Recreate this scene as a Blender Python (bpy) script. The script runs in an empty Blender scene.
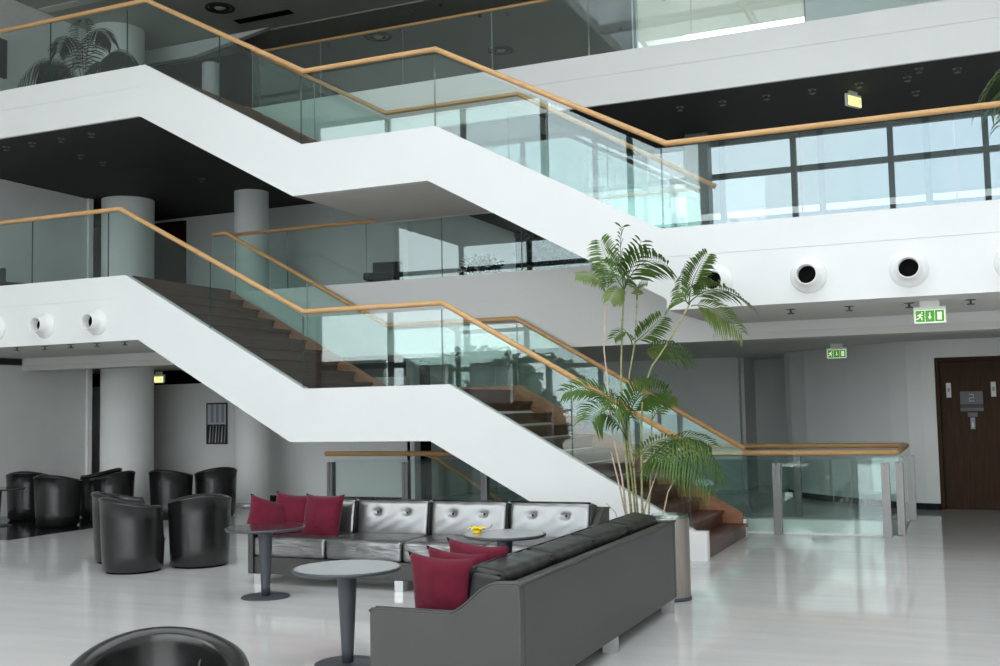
import bpy, bmesh, math, random
from mathutils import Vector as V, Matrix
random.seed(7)
SC = bpy.context.scene
COL = SC.collection

# ------------------------------------------------------------------ camera
EYE = 1.7
FPX = 1079.46
yaw, pit, rol = 0.40906, 0.0707526, -0.0196794
FW = V((-math.sin(yaw)*math.cos(pit), math.cos(yaw)*math.cos(pit), math.sin(pit)))
R0 = V((math.cos(yaw), math.sin(yaw), 0)); U0 = R0.cross(FW)
RT = R0*math.cos(rol) + U0*math.sin(rol); UP = -R0*math.sin(rol) + U0*math.cos(rol)
cd = bpy.data.cameras.new('camera'); cam = bpy.data.objects.new('camera', cd); COL.objects.link(cam)
cd.sensor_width = 36; cd.lens = FPX/1000*36; cd.clip_end = 500; cd.clip_start = .05
M = Matrix((RT, UP, -FW)).transposed().to_4x4(); M.translation = V((0, 0, EYE)); cam.matrix_world = M
SC.camera = cam

# ------------------------------------------------------------------ world, light, exposure
w = bpy.data.worlds.new('sky'); SC.world = w; w.use_nodes = True
nt = w.node_tree; nt.nodes.clear()
wo = nt.nodes.new('ShaderNodeOutputWorld'); bg = nt.nodes.new('ShaderNodeBackground')
tc = nt.nodes.new('ShaderNodeTexCoord'); nz = nt.nodes.new('ShaderNodeTexNoise'); cr = nt.nodes.new('ShaderNodeValToRGB')
nz.inputs['Scale'].default_value = 2.2; nz.inputs['Detail'].default_value = 5
cr.color_ramp.elements[0].position = .35; cr.color_ramp.elements[0].color = (.86, .93, 1, 1)
cr.color_ramp.elements[1].position = .65; cr.color_ramp.elements[1].color = (1, .985, .96, 1)
nt.links.new(tc.outputs['Generated'], nz.inputs['Vector']); nt.links.new(nz.outputs['Fac'], cr.inputs['Fac'])
nt.links.new(cr.outputs['Color'], bg.inputs['Color']); nt.links.new(bg.outputs['Background'], wo.inputs['Surface'])
bg.inputs['Strength'].default_value = 4.6
VS = SC.view_settings
SC.display_settings.display_device = 'sRGB'
VS.view_transform = 'Standard'; VS.look = 'None'; VS.gamma = 1; VS.use_curve_mapping = False
VS.exposure = 0.24
try:
    SC.cycles.use_denoising = True
    SC.cycles.max_bounces = 9; SC.cycles.diffuse_bounces = 5; SC.cycles.glossy_bounces = 4
    SC.cycles.transparent_max_bounces = 24; SC.cycles.sample_clamp_indirect = 6
    SC.cycles.caustics_reflective = False; SC.cycles.caustics_refractive = False
except Exception:
    pass
def portal(name, loc, rot, sx, sy):
    l = bpy.data.lights.new(name, 'AREA'); l.shape = 'RECTANGLE'; l.size = sx; l.size_y = sy
    o = bpy.data.objects.new(name, l); COL.objects.link(o); o.location = loc; o.rotation_euler = rot
    l.cycles.is_portal = True
portal('daylight_portal', (-6.2, -5.3, 5.5), (math.pi/2, 0, 0), 26.8, 11)
portal('skylight_portal', (-.8, 3.95, 11.3), (0, 0, 0), 14.4, 12.9)

# ------------------------------------------------------------------ materials
MAT = {}
def mat(name, col, rough=.5, metal=0, spec=.5, noise=0, nscale=8, bump=0, bscale=30, stretch=(1, 1, 1), coat=0, col2=None, emit=0, sheen=0, ior=None):
    m = bpy.data.materials.new(name); m.use_nodes = True; n = m.node_tree.nodes; L = m.node_tree.links
    b = n['Principled BSDF']
    b.inputs['Base Color'].default_value = (*col, 1); b.inputs['Roughness'].default_value = rough
    b.inputs['Metallic'].default_value = metal; b.inputs['Specular IOR Level'].default_value = spec
    b.inputs['Coat Weight'].default_value = coat; b.inputs['Coat Roughness'].default_value = .08
    b.inputs['Sheen Weight'].default_value = sheen
    if ior: b.inputs['IOR'].default_value = ior; b.inputs['Specular IOR Level'].default_value = .5
    if emit:
        b.inputs['Emission Color'].default_value = (*col, 1); b.inputs['Emission Strength'].default_value = emit
    tcn = n.new('ShaderNodeTexCoord'); mp = n.new('ShaderNodeMapping'); mp.inputs['Scale'].default_value = stretch
    L.new(tcn.outputs['Object'], mp.inputs['Vector'])
    if noise or col2:
        t = n.new('ShaderNodeTexNoise'); t.inputs['Scale'].default_value = nscale; t.inputs['Detail'].default_value = 6
        L.new(mp.outputs['Vector'], t.inputs['Vector'])
        r = n.new('ShaderNodeValToRGB'); L.new(t.outputs['Fac'], r.inputs['Fac'])
        c2 = col2 or tuple(min(1, c*(1+noise)) for c in col)
        c1 = col if col2 else tuple(c*(1-noise) for c in col)
        r.color_ramp.elements[0].position = .32; r.color_ramp.elements[0].color = (*c1, 1)
        r.color_ramp.elements[1].position = .68; r.color_ramp.elements[1].color = (*c2, 1)
        L.new(r.outputs['Color'], b.inputs['Base Color'])
        if emit: L.new(r.outputs['Color'], b.inputs['Emission Color'])
    if bump:
        t = n.new('ShaderNodeTexNoise'); t.inputs['Scale'].default_value = bscale; t.inputs['Detail'].default_value = 4
        L.new(mp.outputs['Vector'], t.inputs['Vector'])
        bp = n.new('ShaderNodeBump'); bp.inputs['Strength'].default_value = bump; bp.inputs['Distance'].default_value = .02
        L.new(t.outputs['Fac'], bp.inputs['Height']); L.new(bp.outputs['Normal'], b.inputs['Normal'])
    MAT[name] = m
    return m

def glass(name, tint, r0=.05, rough=0):
    m = bpy.data.materials.new(name); m.use_nodes = True; n = m.node_tree.nodes; L = m.node_tree.links
    n.clear(); out = n.new('ShaderNodeOutputMaterial'); mx = n.new('ShaderNodeMixShader')
    tr = n.new('ShaderNodeBsdfTransparent'); tr.inputs['Color'].default_value = (*tint, 1)
    gl = n.new('ShaderNodeBsdfGlossy'); gl.inputs['Roughness'].default_value = rough; gl.inputs['Color'].default_value = (.93, 1, .98, 1)
    lw = n.new('ShaderNodeLayerWeight'); lw.inputs['Blend'].default_value = .5
    p = n.new('ShaderNodeMath'); p.operation = 'POWER'; p.inputs[1].default_value = 5
    ma = n.new('ShaderNodeMath'); ma.operation = 'MULTIPLY_ADD'; ma.inputs[1].default_value = 1-r0; ma.inputs[2].default_value = r0
    L.new(lw.outputs['Facing'], p.inputs[0]); L.new(p.outputs[0], ma.inputs[0]); L.new(ma.outputs[0], mx.inputs['Fac'])
    L.new(tr.outputs[0], mx.inputs[1]); L.new(gl.outputs[0], mx.inputs[2]); L.new(mx.outputs[0], out.inputs['Surface'])
    MAT[name] = m

mat('white_paint', (.76, .765, .76), .55, spec=.3, noise=.012, nscale=1.5)
mat('back_white', (.74, .74, .73), .6, spec=.3, noise=.012, nscale=1.5)
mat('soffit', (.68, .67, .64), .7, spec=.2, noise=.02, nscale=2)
mat('grey_wall', (.80, .81, .80), .65, spec=.3, noise=.03, nscale=2)
mat('pale_wall', (.86, .87, .86), .65, spec=.3, noise=.02, nscale=2)
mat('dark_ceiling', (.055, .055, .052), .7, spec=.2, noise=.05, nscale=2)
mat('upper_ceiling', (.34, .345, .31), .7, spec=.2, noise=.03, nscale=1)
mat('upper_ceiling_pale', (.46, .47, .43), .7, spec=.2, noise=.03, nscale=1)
mat('void', (.004, .004, .004), .8, spec=.1)  # near-black, for black parts and for shade painted into gaps and openings
mat('marble', (.60, .595, .58), .07, spec=.6, col2=(.66, .655, .64), nscale=2.2, stretch=(.35, 2.6, 1))
mat('dark_stone', (.016, .016, .018), .1, spec=.5, noise=.3, nscale=20)
mat('grey_stone', (.22, .23, .23), .15, spec=.5, noise=.08, nscale=5)
mat('step_wood', (.085, .034, .024), .4, spec=.25, col2=(.15, .066, .048), nscale=7, stretch=(9, .8, 9))
mat('skirt_wood', (.27, .12, .065), .4, spec=.3, col2=(.36, .17, .10), nscale=6, stretch=(1, 4, 7))
mat('rail_wood', (.55, .31, .12), .38, spec=.4, col2=(.68, .42, .20), nscale=5, stretch=(.8, 9, 9))
mat('door_wood', (.036, .015, .006), .5, spec=.15, col2=(.062, .026, .010), nscale=5, stretch=(8, 8, .7))
mat('black_leather', (.010, .010, .010), .25, spec=.6, bump=.015, bscale=60)
mat('gloss_leather', (.010, .010, .011), .28, spec=.4, bump=.08, bscale=90)
mat('grey_leather', (.042, .042, .038), .40, spec=.6, bump=.1, bscale=200, noise=.08, nscale=3)
mat('pewter_leather', (.04, .04, .04), .30, spec=1, ior=2.7, bump=.03, bscale=7, noise=.06, nscale=4)
mat('crumpled_leather', (.03, .03, .03), .30, spec=1, ior=2.7, bump=.8, bscale=9, stretch=(.6, 1, 2.6))
mat('maroon_velvet', (.090, .007, .017), .8, spec=.1, sheen=.12, col2=(.125, .010, .026), nscale=9)
mat('slate_metal', (.05, .056, .066), .42, spec=.5)
mat('black_gloss', (.02, .02, .022), .08, spec=.6)
mat('pale_top', (.27, .28, .28), .22, spec=.5, noise=.02, nscale=6)  # even pale grey tone for the table tops
mat('steel', (.22, .215, .21), .38, metal=.8, noise=.05, nscale=8, stretch=(12, 12, .4))
mat('bin_steel', (.36, .33, .29), .3, metal=1, noise=.08, nscale=9, stretch=(14, 14, .3))
mat('chrome', (.62, .62, .62), .34, metal=1)
mat('mullion', (.045, .05, .055), .4, spec=.5)
mat('grey_mullion', (.16, .18, .18), .4, spec=.5)
mat('white_metal', (.84, .84, .83), .4, spec=.4)
mat('dull_steel', (.16, .16, .15), .4, metal=.6)
mat('lamp_white', (.7, .7, .66), .4, spec=.4)
mat('sign_green', (.06, .30, .02), .4, emit=.35)
mat('sign_white', (.80, .92, .66), .4, emit=.55)
mat('sign_yellow', (.95, .95, .30), .4, emit=.9)
mat('leaf', (.038, .085, .012), .42, spec=.3, col2=(.09, .16, .03), nscale=5)
mat('young_leaf', (.10, .17, .035), .45, spec=.35, col2=(.19, .25, .07), nscale=6)
mat('silhouette_leaf', (.005, .009, .005), .45, spec=.3)  # near-black colour puts the shade of a silhouette into the leaves
mat('cane', (.22, .27, .10), .5, spec=.3, col2=(.42, .38, .20), nscale=4, stretch=(1, 1, 6))
mat('dry_cane', (.50, .38, .27), .6, col2=(.66, .53, .42), nscale=6)
mat('soil', (.04, .028, .02), .9, noise=.4, nscale=30)
mat('pot', (.05, .05, .052), .4)
mat('yellow_petal', (.95, .70, .02), .5, spec=.3)
mat('paper', (.55, .58, .62), .5)
mat('print_grey', (.30, .32, .36), .5)
mat('print_dark', (.02, .02, .022), .5)
mat('plate_grey', (.085, .07, .075), .4)
mat('terrace', (.55, .52, .47), .8, noise=.1, nscale=1)
mat('sea', (.25, .36, .42), .2)
mat('tree_leaf', (.035, .075, .02), .6, col2=(.12, .19, .06), nscale=7)
mat('trunk', (.16, .11, .08), .8, noise=.3, nscale=8)
glass('rail_glass', (.895, .955, .94), .052)
glass('window_glass', (.965, .98, .98), .04)
glass('solar_glass', (.40, .42, .44), .04)
glass('roof_glass', (.70, .71, .72), .04)
mat('glass_edge', (.05, .10, .095), .15, spec=.6)
mat('glass_edge_pale', (.42, .52, .50), .15, spec=.6)

# ------------------------------------------------------------------ mesh helpers
class MB:
    def __init__(s): s.v = []; s.f = []; s.m = []; s.sm = []
    def add(s, vs, fs, mi=0, smooth=False):
        o = len(s.v); s.v += [tuple(p) for p in vs]
        for f in fs:
            s.f.append([i+o for i in f]); s.m.append(mi); s.sm.append(smooth)
        return s
    def box(s, x0, x1, y0, y1, z0, z1, mi=0):
        vs = [(x, y, z) for x in (x0, x1) for y in (y0, y1) for z in (z0, z1)]
        return s.add(vs, [(0, 1, 3, 2), (4, 6, 7, 5), (0, 4, 5, 1), (2, 3, 7, 6), (0, 2, 6, 4), (1, 5, 7, 3)], mi)
    def prism(s, pts, a0, a1, axis='y', mi=0, cap=None):
        """polygon pts extruded between a0 and a1; axis y: pts=(x,z); x: (y,z); z: (x,y)"""
        n = len(pts)
        def P(p, a):
            return (p[0], a, p[1]) if axis == 'y' else (a, p[0], p[1]) if axis == 'x' else (p[0], p[1], a)
        vs = [P(p, a0) for p in pts] + [P(p, a1) for p in pts]
        o = len(s.v); s.v += vs
        for i in range(n):
            j = (i+1) % n; s.f.append([o+i, o+j, o+n+j, o+n+i]); s.m.append(mi if cap is None else cap); s.sm.append(False)
        s.f.append([o+i for i in range(n)][::-1]); s.m.append(mi); s.sm.append(False)
        s.f.append([o+n+i for i in range(n)]); s.m.append(mi); s.sm.append(False)
        return s
    def lathe(s, prof, c=(0, 0, 0), n=32, mi=0, axis='z', smooth=True):
        o = len(s.v); k = len(prof)
        for i in range(n):
            a = 2*math.pi*i/n
            for r, z in prof:
                p = (r*math.cos(a), r*math.sin(a), z)
                if axis == 'y': p = (p[0], p[2], p[1])
                s.v.append((c[0]+p[0], c[1]+p[1], c[2]+p[2]))
        for i in range(n):
            j = (i+1) % n
            for q in range(k-1):
                s.f.append([o+i*k+q, o+j*k+q, o+j*k+q+1, o+i*k+q+1]); s.m.append(mi); s.sm.append(smooth)
        return s
    def tube(s, pts, r, n=8, mi=0, caps=True):
        pts = [V(p) for p in pts]; o = len(s.v); m = len(pts)
        rs = r if isinstance(r, (list, tuple)) else [r]*m
        ref = V((0, 0, 1))
        for i, p in enumerate(pts):
            t = (pts[min(i+1, m-1)]-pts[max(i-1, 0)]).normalized()
            if i and i < m-1:
                t1 = (pts[i]-pts[i-1]).normalized(); t2 = (pts[i+1]-pts[i]).normalized(); t = (t1+t2).normalized()
                sc = 1/max(.5, t.dot(t1))
            else: sc = 1
            a = ref if abs(t.z) < .95 else V((0, 1, 0))
            u = t.cross(a).normalized(); vv = u.cross(t).normalized()
            for k in range(n):
                an = 2*math.pi*k/n
                s.v.append(tuple(p + (u*math.cos(an) + vv*math.sin(an)*sc)*rs[i]))
        for i in range(m-1):
            for k in range(n):
                l = (k+1) % n
                s.f.append([o+i*n+k, o+i*n+l, o+(i+1)*n+l, o+(i+1)*n+k]); s.m.append(mi); s.sm.append(True)
        if caps:
            s.f.append([o+k for k in range(n)][::-1]); s.m.append(mi); s.sm.append(False)
            s.f.append([o+(m-1)*n+k for k in range(n)]); s.m.append(mi); s.sm.append(False)
        return s
    def build(s, name, mats, parent=None, loc=None, rz=0, bevel=0):
        me = bpy.data.meshes.new(name); me.from_pydata(s.v, [], s.f)
        if isinstance(mats, str): mats = [mats]
        for m in mats: me.materials.append(MAT[m])
        me.polygons.foreach_set('material_index', s.m); me.polygons.foreach_set('use_smooth', s.sm)
        bm = bmesh.new(); bm.from_mesh(me); bmesh.ops.recalc_face_normals(bm, faces=bm.faces)
        bm.to_mesh(me); bm.free(); me.update()
        o = bpy.data.objects.new(name, me); COL.objects.link(o)
        if parent is not None: o.parent = parent
        if loc: o.location = loc
        if rz: o.rotation_euler.z = rz
        if bevel:
            b = o.modifiers.new('bevel', 'BEVEL'); b.width = bevel; b.segments = 2; b.limit_method = 'ANGLE'
        return o

def tag(o, label, cat, group=None):
    o['label'] = label; o['category'] = cat
    if group: o['group'] = group
    return o
def struct(o):
    o['kind'] = 'structure'; return o
def thing(name, label, cat, loc=(0, 0, 0), rz=0, group=None):
    o = bpy.data.objects.new(name, None); COL.objects.link(o); o.location = loc; o.rotation_euler.z = rz
    o.empty_display_size = .1
    return tag(o, label, cat, group)
def kids(o): return [c for c in bpy.data.objects if c.parent == o]
def dup(o, loc, rz=None, label=None, parent=None):
    c = o.copy(); COL.objects.link(c); c.location = loc
    if rz is not None: c.rotation_euler.z = rz
    if label: c['label'] = label
    if parent: c.parent = parent
    for ch in kids(o):
        d = ch.copy(); COL.objects.link(d); d.parent = c
        for g in kids(ch):
            e = g.copy(); COL.objects.link(e); e.parent = d
    return c

def at(x, y, Y):
    d = RT*((x-500)/FPX) - UP*((y-333)/FPX) + FW
    return V((0, 0, EYE)) + d*(Y/d.y)

def cushion(sx, sy, sz, r=.04, puff=(.0, .0, .02), n=14, dimples=(), dface=1, wrinkle=0, seed=0):
    """rounded soft box, centred; dimples on the -y face as (x,z)"""
    mb = MB(); idx = {}; hx, hy, hz = sx/2, sy/2, sz/2
    rnd = random.Random(seed); ph = [rnd.uniform(0, 6) for _ in range(6)]
    def vert(a, b, c):
        k = (a, b, c)
        if k in idx: return idx[k]
        def cv(t, h):
            return h*math.sin(t*math.pi/2)**1 if False else t*h
        p = [cv(a, hx), cv(b, hy), cv(c, hz)]
        q = [max(-h+r, min(h-r, pp)) for pp, h in zip(p, (hx, hy, hz))]
        d = V(p)-V(q)
        if d.length > 1e-9: d = d.normalized()*r
        P = V(q)+d
        ux, uy, uz = 1-a*a, 1-b*b, 1-c*c
        P.x += a*puff[0]*math.sqrt(uy*uz); P.y += b*puff[1]*math.sqrt(max(0, ux*uz)); P.z += c*puff[2]*math.sqrt(max(0, ux*uy))
        if wrinkle:
            P.y -= wrinkle*math.sin(P.x*31+ph[0]+4*math.sin(P.z*9+ph[1]))*math.sin(P.z*23+ph[2])
            P.z += wrinkle*.8*math.sin(P.x*27+ph[3]+3*math.sin(P.y*8+ph[4]))
        if b < -.5:
            for dx, dz in dimples:
                rr = math.hypot(P.x-dx, (P.z-dz)*1.1)
                P.y += .024*math.exp(-(rr/.026)**2) + .006*math.exp(-(rr/.06)**2)
        idx[k] = len(mb.v); mb.v.append(tuple(P)); return idx[k]
    def grid(h):
        # denser samples near the rounded edge
        e = r/h
        return sorted(set([-1, 1] + [(-1 + e*t) for t in (.12, .3, .6, 1)] + [(1 - e*t) for t in (.12, .3, .6, 1)] + [(-1+e)+(2-2*e)*i/n for i in range(1, n)]))
    gx, gy, gz = grid(hx), grid(hy), grid(hz)
    for (A, B, f) in ((gx, gy, lambda a, b, s: (a, b, s)), (gx, gz, lambda a, b, s: (a, s, b)), (gy, gz, lambda a, b, s: (s, a, b))):
        for s_ in (-1, 1):
            for i in range(len(A)-1):
                for j in range(len(B)-1):
                    mb.f.append([vert(*f(A[i], B[j], s_)), vert(*f(A[i+1], B[j], s_)), vert(*f(A[i+1], B[j+1], s_)), vert(*f(A[i], B[j+1], s_))])
                    mb.m.append(0); mb.sm.append(True)
    return mb

def pillow(s=.45, t=.15, seed=0):
    mb = MB(); n = 16; rnd = random.Random(seed); a1, a2 = rnd.uniform(0, 6), rnd.uniform(0, 6)
    ids = {}
    for side in (-1, 1):
        for i in range(n+1):
            for j in range(n+1):
                u, v = -1+2*i/n, -1+2*j/n
                edge = i in (0, n) or j in (0, n)
                if edge and side == 1: ids[(side, i, j)] = ids[(-1, i, j)]; continue
                k = 1 - .12*(1-v*v)*abs(u)**2.5; l = 1 - .12*(1-u*u)*abs(v)**2.5
                h = t/2*((1-u*u)*(1-v*v))**.52
                h += .006*math.sin(5*u+a1+3*v)*math.sin(4*v+a2)*(1-u*u)*(1-v*v)
                ids[(side, i, j)] = len(mb.v); mb.v.append((u*s/2*k, side*h, v*s/2*l))
        for i in range(n):
            for j in range(n):
                mb.f.append([ids[(side, i, j)], ids[(side, i+1, j)], ids[(side, i+1, j+1)], ids[(side, i, j+1)]]); mb.m.append(0); mb.sm.append(True)
    # welt along the rim
    return mb

# ================================================================== SETTING
Y0, Y1, YB = 11.87, 14.40, 14.26      # front plane of stairs and galleries, rear gallery face, rear stringer face
Z1, Z2 = 3.71, 6.72
XW = -15.65                            # left wall face
XR = 7.0                               # right end of the hall
YF = -5.0                              # glass front behind the viewer

# floor (with the well of the basement stair left open)
WX0, WX1, WY0, WY1 = -7.6, -0.86, 14.72, 16.75
mb = MB()
for (a, b, c, d) in ((-12.5, XR, YF, WY0), (-12.5, WX0, WY0, WY1), (WX1, XR, WY0, WY1), (-12.5, XR, WY1, 26)):
    mb.box(a, b, c, d, -.25, 0)
struct(mb.build('floor', 'marble'))
struct(MB().box(-26, -12.5, YF, 11.3, -.25, 0).build('floor', 'marble'))
struct(MB().box(-26, -12.5, 11.3, 26, -.25, 0).build('floor', 'dark_stone'))
# basement well
mb = MB(); mb.box(WX0, WX1, WY0-.12, WY0, -3.4, -.25).box(WX0, WX1, WY1, WY1+.12, -3.4, -.25).box(WX0-.12, WX0, WY0, WY1, -3.4, -.25).box(WX1, WX1+.12, WY0, WY1, -3.4, -.25)
struct(mb.build('wall_basement', 'grey_wall')); struct(MB().box(WX0-.1, WX1+.1, WY0-.1, WY1+.1, -3.5, -3.4).build('floor', 'grey_stone'))

# gallery slabs --------------------------------------------------------
def fascia(mb, x0, x1, y, z0, z1, seam, th=.05):
    mb.box(x0, x1, y, y+.008, z0, seam-.003); mb.box(x0, x1, y, y+.008, seam+.003, z1); mb.box(x0, x1, y+.008, y+th, z0, z1)
def slab(name, x0, x1, y0, y1, z0, z1, seam, matf, mats, cut=None):
    mb = MB(); fascia(mb, x0, x1, y0, z0, z1, seam)
    struct(mb.build(name, matf, None))
    mb = MB(); mb.box(x0+.001, x1-.001, y0+.05, y1, z0+.001, z1-.001)
    return struct(mb.build(name + '_body', mats))
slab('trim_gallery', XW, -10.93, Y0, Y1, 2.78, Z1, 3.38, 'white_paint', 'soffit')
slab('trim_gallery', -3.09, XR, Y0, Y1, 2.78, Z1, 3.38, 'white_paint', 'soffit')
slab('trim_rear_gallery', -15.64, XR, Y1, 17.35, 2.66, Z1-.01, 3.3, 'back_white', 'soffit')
struct(MB().box(-15.64, XR, Y1+.002, Y1+.42, 2.56, 2.665).build('trim_beam', 'soffit'))
struct(MB().box(-10.9, -3.12, Y1-.004, Y1+.02, 2.56, 2.668).build('trim_beam_face', 'back_white'))
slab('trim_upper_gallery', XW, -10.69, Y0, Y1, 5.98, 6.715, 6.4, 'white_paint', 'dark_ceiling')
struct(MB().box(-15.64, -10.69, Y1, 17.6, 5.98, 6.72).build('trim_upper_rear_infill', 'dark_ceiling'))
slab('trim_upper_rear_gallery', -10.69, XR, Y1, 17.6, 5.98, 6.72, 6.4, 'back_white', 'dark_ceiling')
struct(MB().box(-19.3, -5.75, 17.35, 24.5, 2.661, Z1-.011).box(-19.3, -15.64, 15.9, 17.35, 2.661, Z1-.011).build('trim_rear_slab', 'soffit'))
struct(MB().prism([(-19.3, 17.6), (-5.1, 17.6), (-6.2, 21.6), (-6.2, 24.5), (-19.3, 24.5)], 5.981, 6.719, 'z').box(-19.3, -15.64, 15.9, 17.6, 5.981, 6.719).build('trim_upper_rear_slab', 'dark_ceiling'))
struct(MB().box(-5.75, XR, 17.35, 24.5, 2.661, 2.8).build('trim_ground_roof', 'soffit'))
# upper galleries' floor finish
struct(MB().box(XW, -10.97, Y0+.05, 18.5, Z1, Z1+.004).build('floor_gallery', 'dark_stone'))
struct(MB().box(-10.97, XR, Y1+.05, 17.2, Z1-.009, Z1-.003).build('floor_gallery', 'grey_stone'))

# ceiling over all, in steps
SX0, SX1, SY0, SY1 = -8.0, 6.4, -2.5, 10.4
struct(MB().box(-26, XR, YF, SY0, 10.9, 11.1).box(-26, XR, SY1, 11.6, 10.9, 11.1).box(-26, SX0, SY0, SY1, 10.9, 11.1).box(SX1, XR, SY0, SY1, 10.9, 11.1).build('ceiling', 'white_paint'))
mb = MB()
for i in range(5): mb.box(SX0+3.6*i-.03, SX0+3.6*i+.03, SY0, SY1, 10.85, 11.15)
for i in range(3): mb.box(SX0, SX1, SY0+6.45*i-.03, SY0+6.45*i+.03, 10.88, 11.12)
f = struct(mb.build('window_6', 'white_metal')); MB().box(SX0, SX1, SY0, SY1, 11.0, 11.012).build('pane', 'roof_glass', f)
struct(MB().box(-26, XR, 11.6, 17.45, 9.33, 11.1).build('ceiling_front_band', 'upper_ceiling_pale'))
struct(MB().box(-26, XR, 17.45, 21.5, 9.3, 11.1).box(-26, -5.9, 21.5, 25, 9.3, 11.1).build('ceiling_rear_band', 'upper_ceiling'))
# white bulkhead under the upper ceiling
struct(MB().prism([(XW, 9.0), (-14.2, 9.0), (-12.35, 9.3), (XW, 9.3)], 17.3, 17.44, 'y').build('trim_bulkhead', 'white_paint'))
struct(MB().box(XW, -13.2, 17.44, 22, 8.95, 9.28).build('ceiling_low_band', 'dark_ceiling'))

# walls ----------------------------------------------------------------
mb = MB(); mb.box(XW-.3, XW, 12.6, 15.95, 0, 2.66)
mb.box(XW-.3, XW, 12.6, 15.95, 3.72, 5.97); mb.box(XW-.3, XW, 12.6, 15.95, 6.72, 9.32)
struct(mb.build('wall_left', 'grey_wall'))
mb = MB()
for a, b in ((0, 2.66), (3.72, 5.97), (6.72, 9.32)): mb.box(XW-.02, XW+.05, 15.95, 16.06, a, b)
struct(mb.build('trim_left', 'pale_wall'))
struct(MB().box(-26.2, -26, YF, 25.2, 0, 11).build('wall_far_left', 'white_paint'))
struct(MB().box(-26, XW-.3, 12.5, 12.62, 0, 11).build('wall_left_return', 'white_paint'))
struct(MB().box(-26, -18.7, YF-.2, YF, 0, 11).box(-18.7, -16.4, YF-.2, YF, 0, 3.3).box(-15.7, -14.3, YF-.2, YF, 0, 3.3).box(-13.6, -12.2, YF-.2, YF, 0, 3.3).box(-16.4, -12.2, YF-.2, YF, 0, 1.9).box(-6.5, XR, YF-.2, YF-.1, 6.9, 11).box(-6.5, XR, YF-.1, YF, 6.95, 11).build('wall_front', 'grey_wall'))
struct(MB().box(XR, XR+.2, YF, 25, 0, 11).build('wall_right', 'white_paint'))
# ground floor rear, left of the stair
struct(MB().box(-19, -9.69, 18, 18.2, 0, 2.36).build('wall_back_left', 'pale_wall'))
struct(MB().box(-19, -9.69, 17.985, 18, 0, .09).build('baseboard_back_left', 'dark_stone'))
struct(MB().box(-19, -9.5, 18.25, 18.5, 0, 2.66).build('wall_back_recess', 'void'))  # near-black sheet stands in for the shade in the gap above the wall
struct(MB().box(-19.3, -19.1, 12.6, 25, 0, 11).build('wall_side_recess', 'void'))  # painted near-black for the unlit gap beside the thick column
# ground floor rear, right
struct(MB().box(-9.6, -4.26, 21.86, 22.1, 0, 2.66).build('wall_back', 'grey_wall'))
struct(MB().box(-4.4, -2.6, 23.3, 23.5, 0, 2.66).box(-4.29, -4.2, 22.11, 23.3, 0, 2.66).build('wall_back_alcove', 'grey_wall'))
struct(MB().box(-9.75, -9.6, 18, 22, 0, 2.66).build('wall_side', 'grey_wall'))
crv = [(-3.22, 23.4), (-3.22, 21.0), (-3.05, 20.55), (-2.72, 20.05), (-2.3, 19.6), (-1.9, 19.2), (-1.5, 18.87), (-1.2, 18.62), (-.92, 18.44), (-.70, 18.36), (-.50, 18.33)]
ins = [(-.50, 18.75), (-.70, 19.1), (-1.6, 19.9), (-2.6, 21.2), (-2.9, 23.4)]
struct(MB().prism(crv + ins, 0, 2.66, 'z').build('wall_curved', 'pale_wall'))
bb = [(x-.012, y-.012) for x, y in crv]
mb = MB()
for (a, b) in zip(bb[:-1], bb[1:]):
    mb.prism([a, b, (b[0]+.02, b[1]+.02), (a[0]+.02, a[1]+.02)], 0, .10, 'z')
struct(mb.build('baseboard_curved', 'dark_stone'))
struct(MB().box(-.5, XR, 18.33, 18.5, 2.38, 2.66).box(1.75, XR, 18.33, 18.5, 0, 2.38).box(-.5, 1.9, 18.62, 18.75, 0, 2.5).build('wall_back_right', 'pale_wall'))
# double door
d = struct(MB().box(-.49, 1.74, 18.56, 18.6, 0, 2.38).build('door_1', 'door_wood'))
MB().box(-.5, -.44, 18.40, 18.58, 0, 2.38).box(-.44, 1.7, 18.40, 18.58, 2.32, 2.38).build('door_frame', 'door_wood', d)
for x0, x1 in ((-.43, .62), (.635, 1.69)):
    lf = MB().box(x0, x1, 18.51, 18.56, .01, 2.31).build('door_leaf', 'door_wood', d)
for x in (-.31, .335):
    MB().box(x-.035, x+.035, 18.485, 18.51, 1.75, 1.98).box(x-.018, x+.018, 18.478, 18.486, 1.84, 1.90, 1).build('wall_light', ['lamp_white', 'print_grey'], d)

# rear walls of the first floor
struct(MB().box(-19.1, -9.95, 18.5, 18.7, 3.72, 5.97).build('wall_first_floor', 'grey_wall'))
struct(MB().box(-10.1, -9.95, 18.7, 24, 3.72, 5.97).build('wall_first_floor_return', 'pale_wall'))
mb = MB().box(-16.3, -15.35, 18.44, 18.5, 3.72, 5.9)
struct(mb.build('door_2', 'door_wood'))
struct(MB().box(-26, -6, 25, 25.2, 6.7, 11).box(-26, -10, 25, 25.2, 0, 6.7).box(XR-.02, XR, 17, 25, 0, 2.8).build('wall_upper_back', 'dark_ceiling'))

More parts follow.
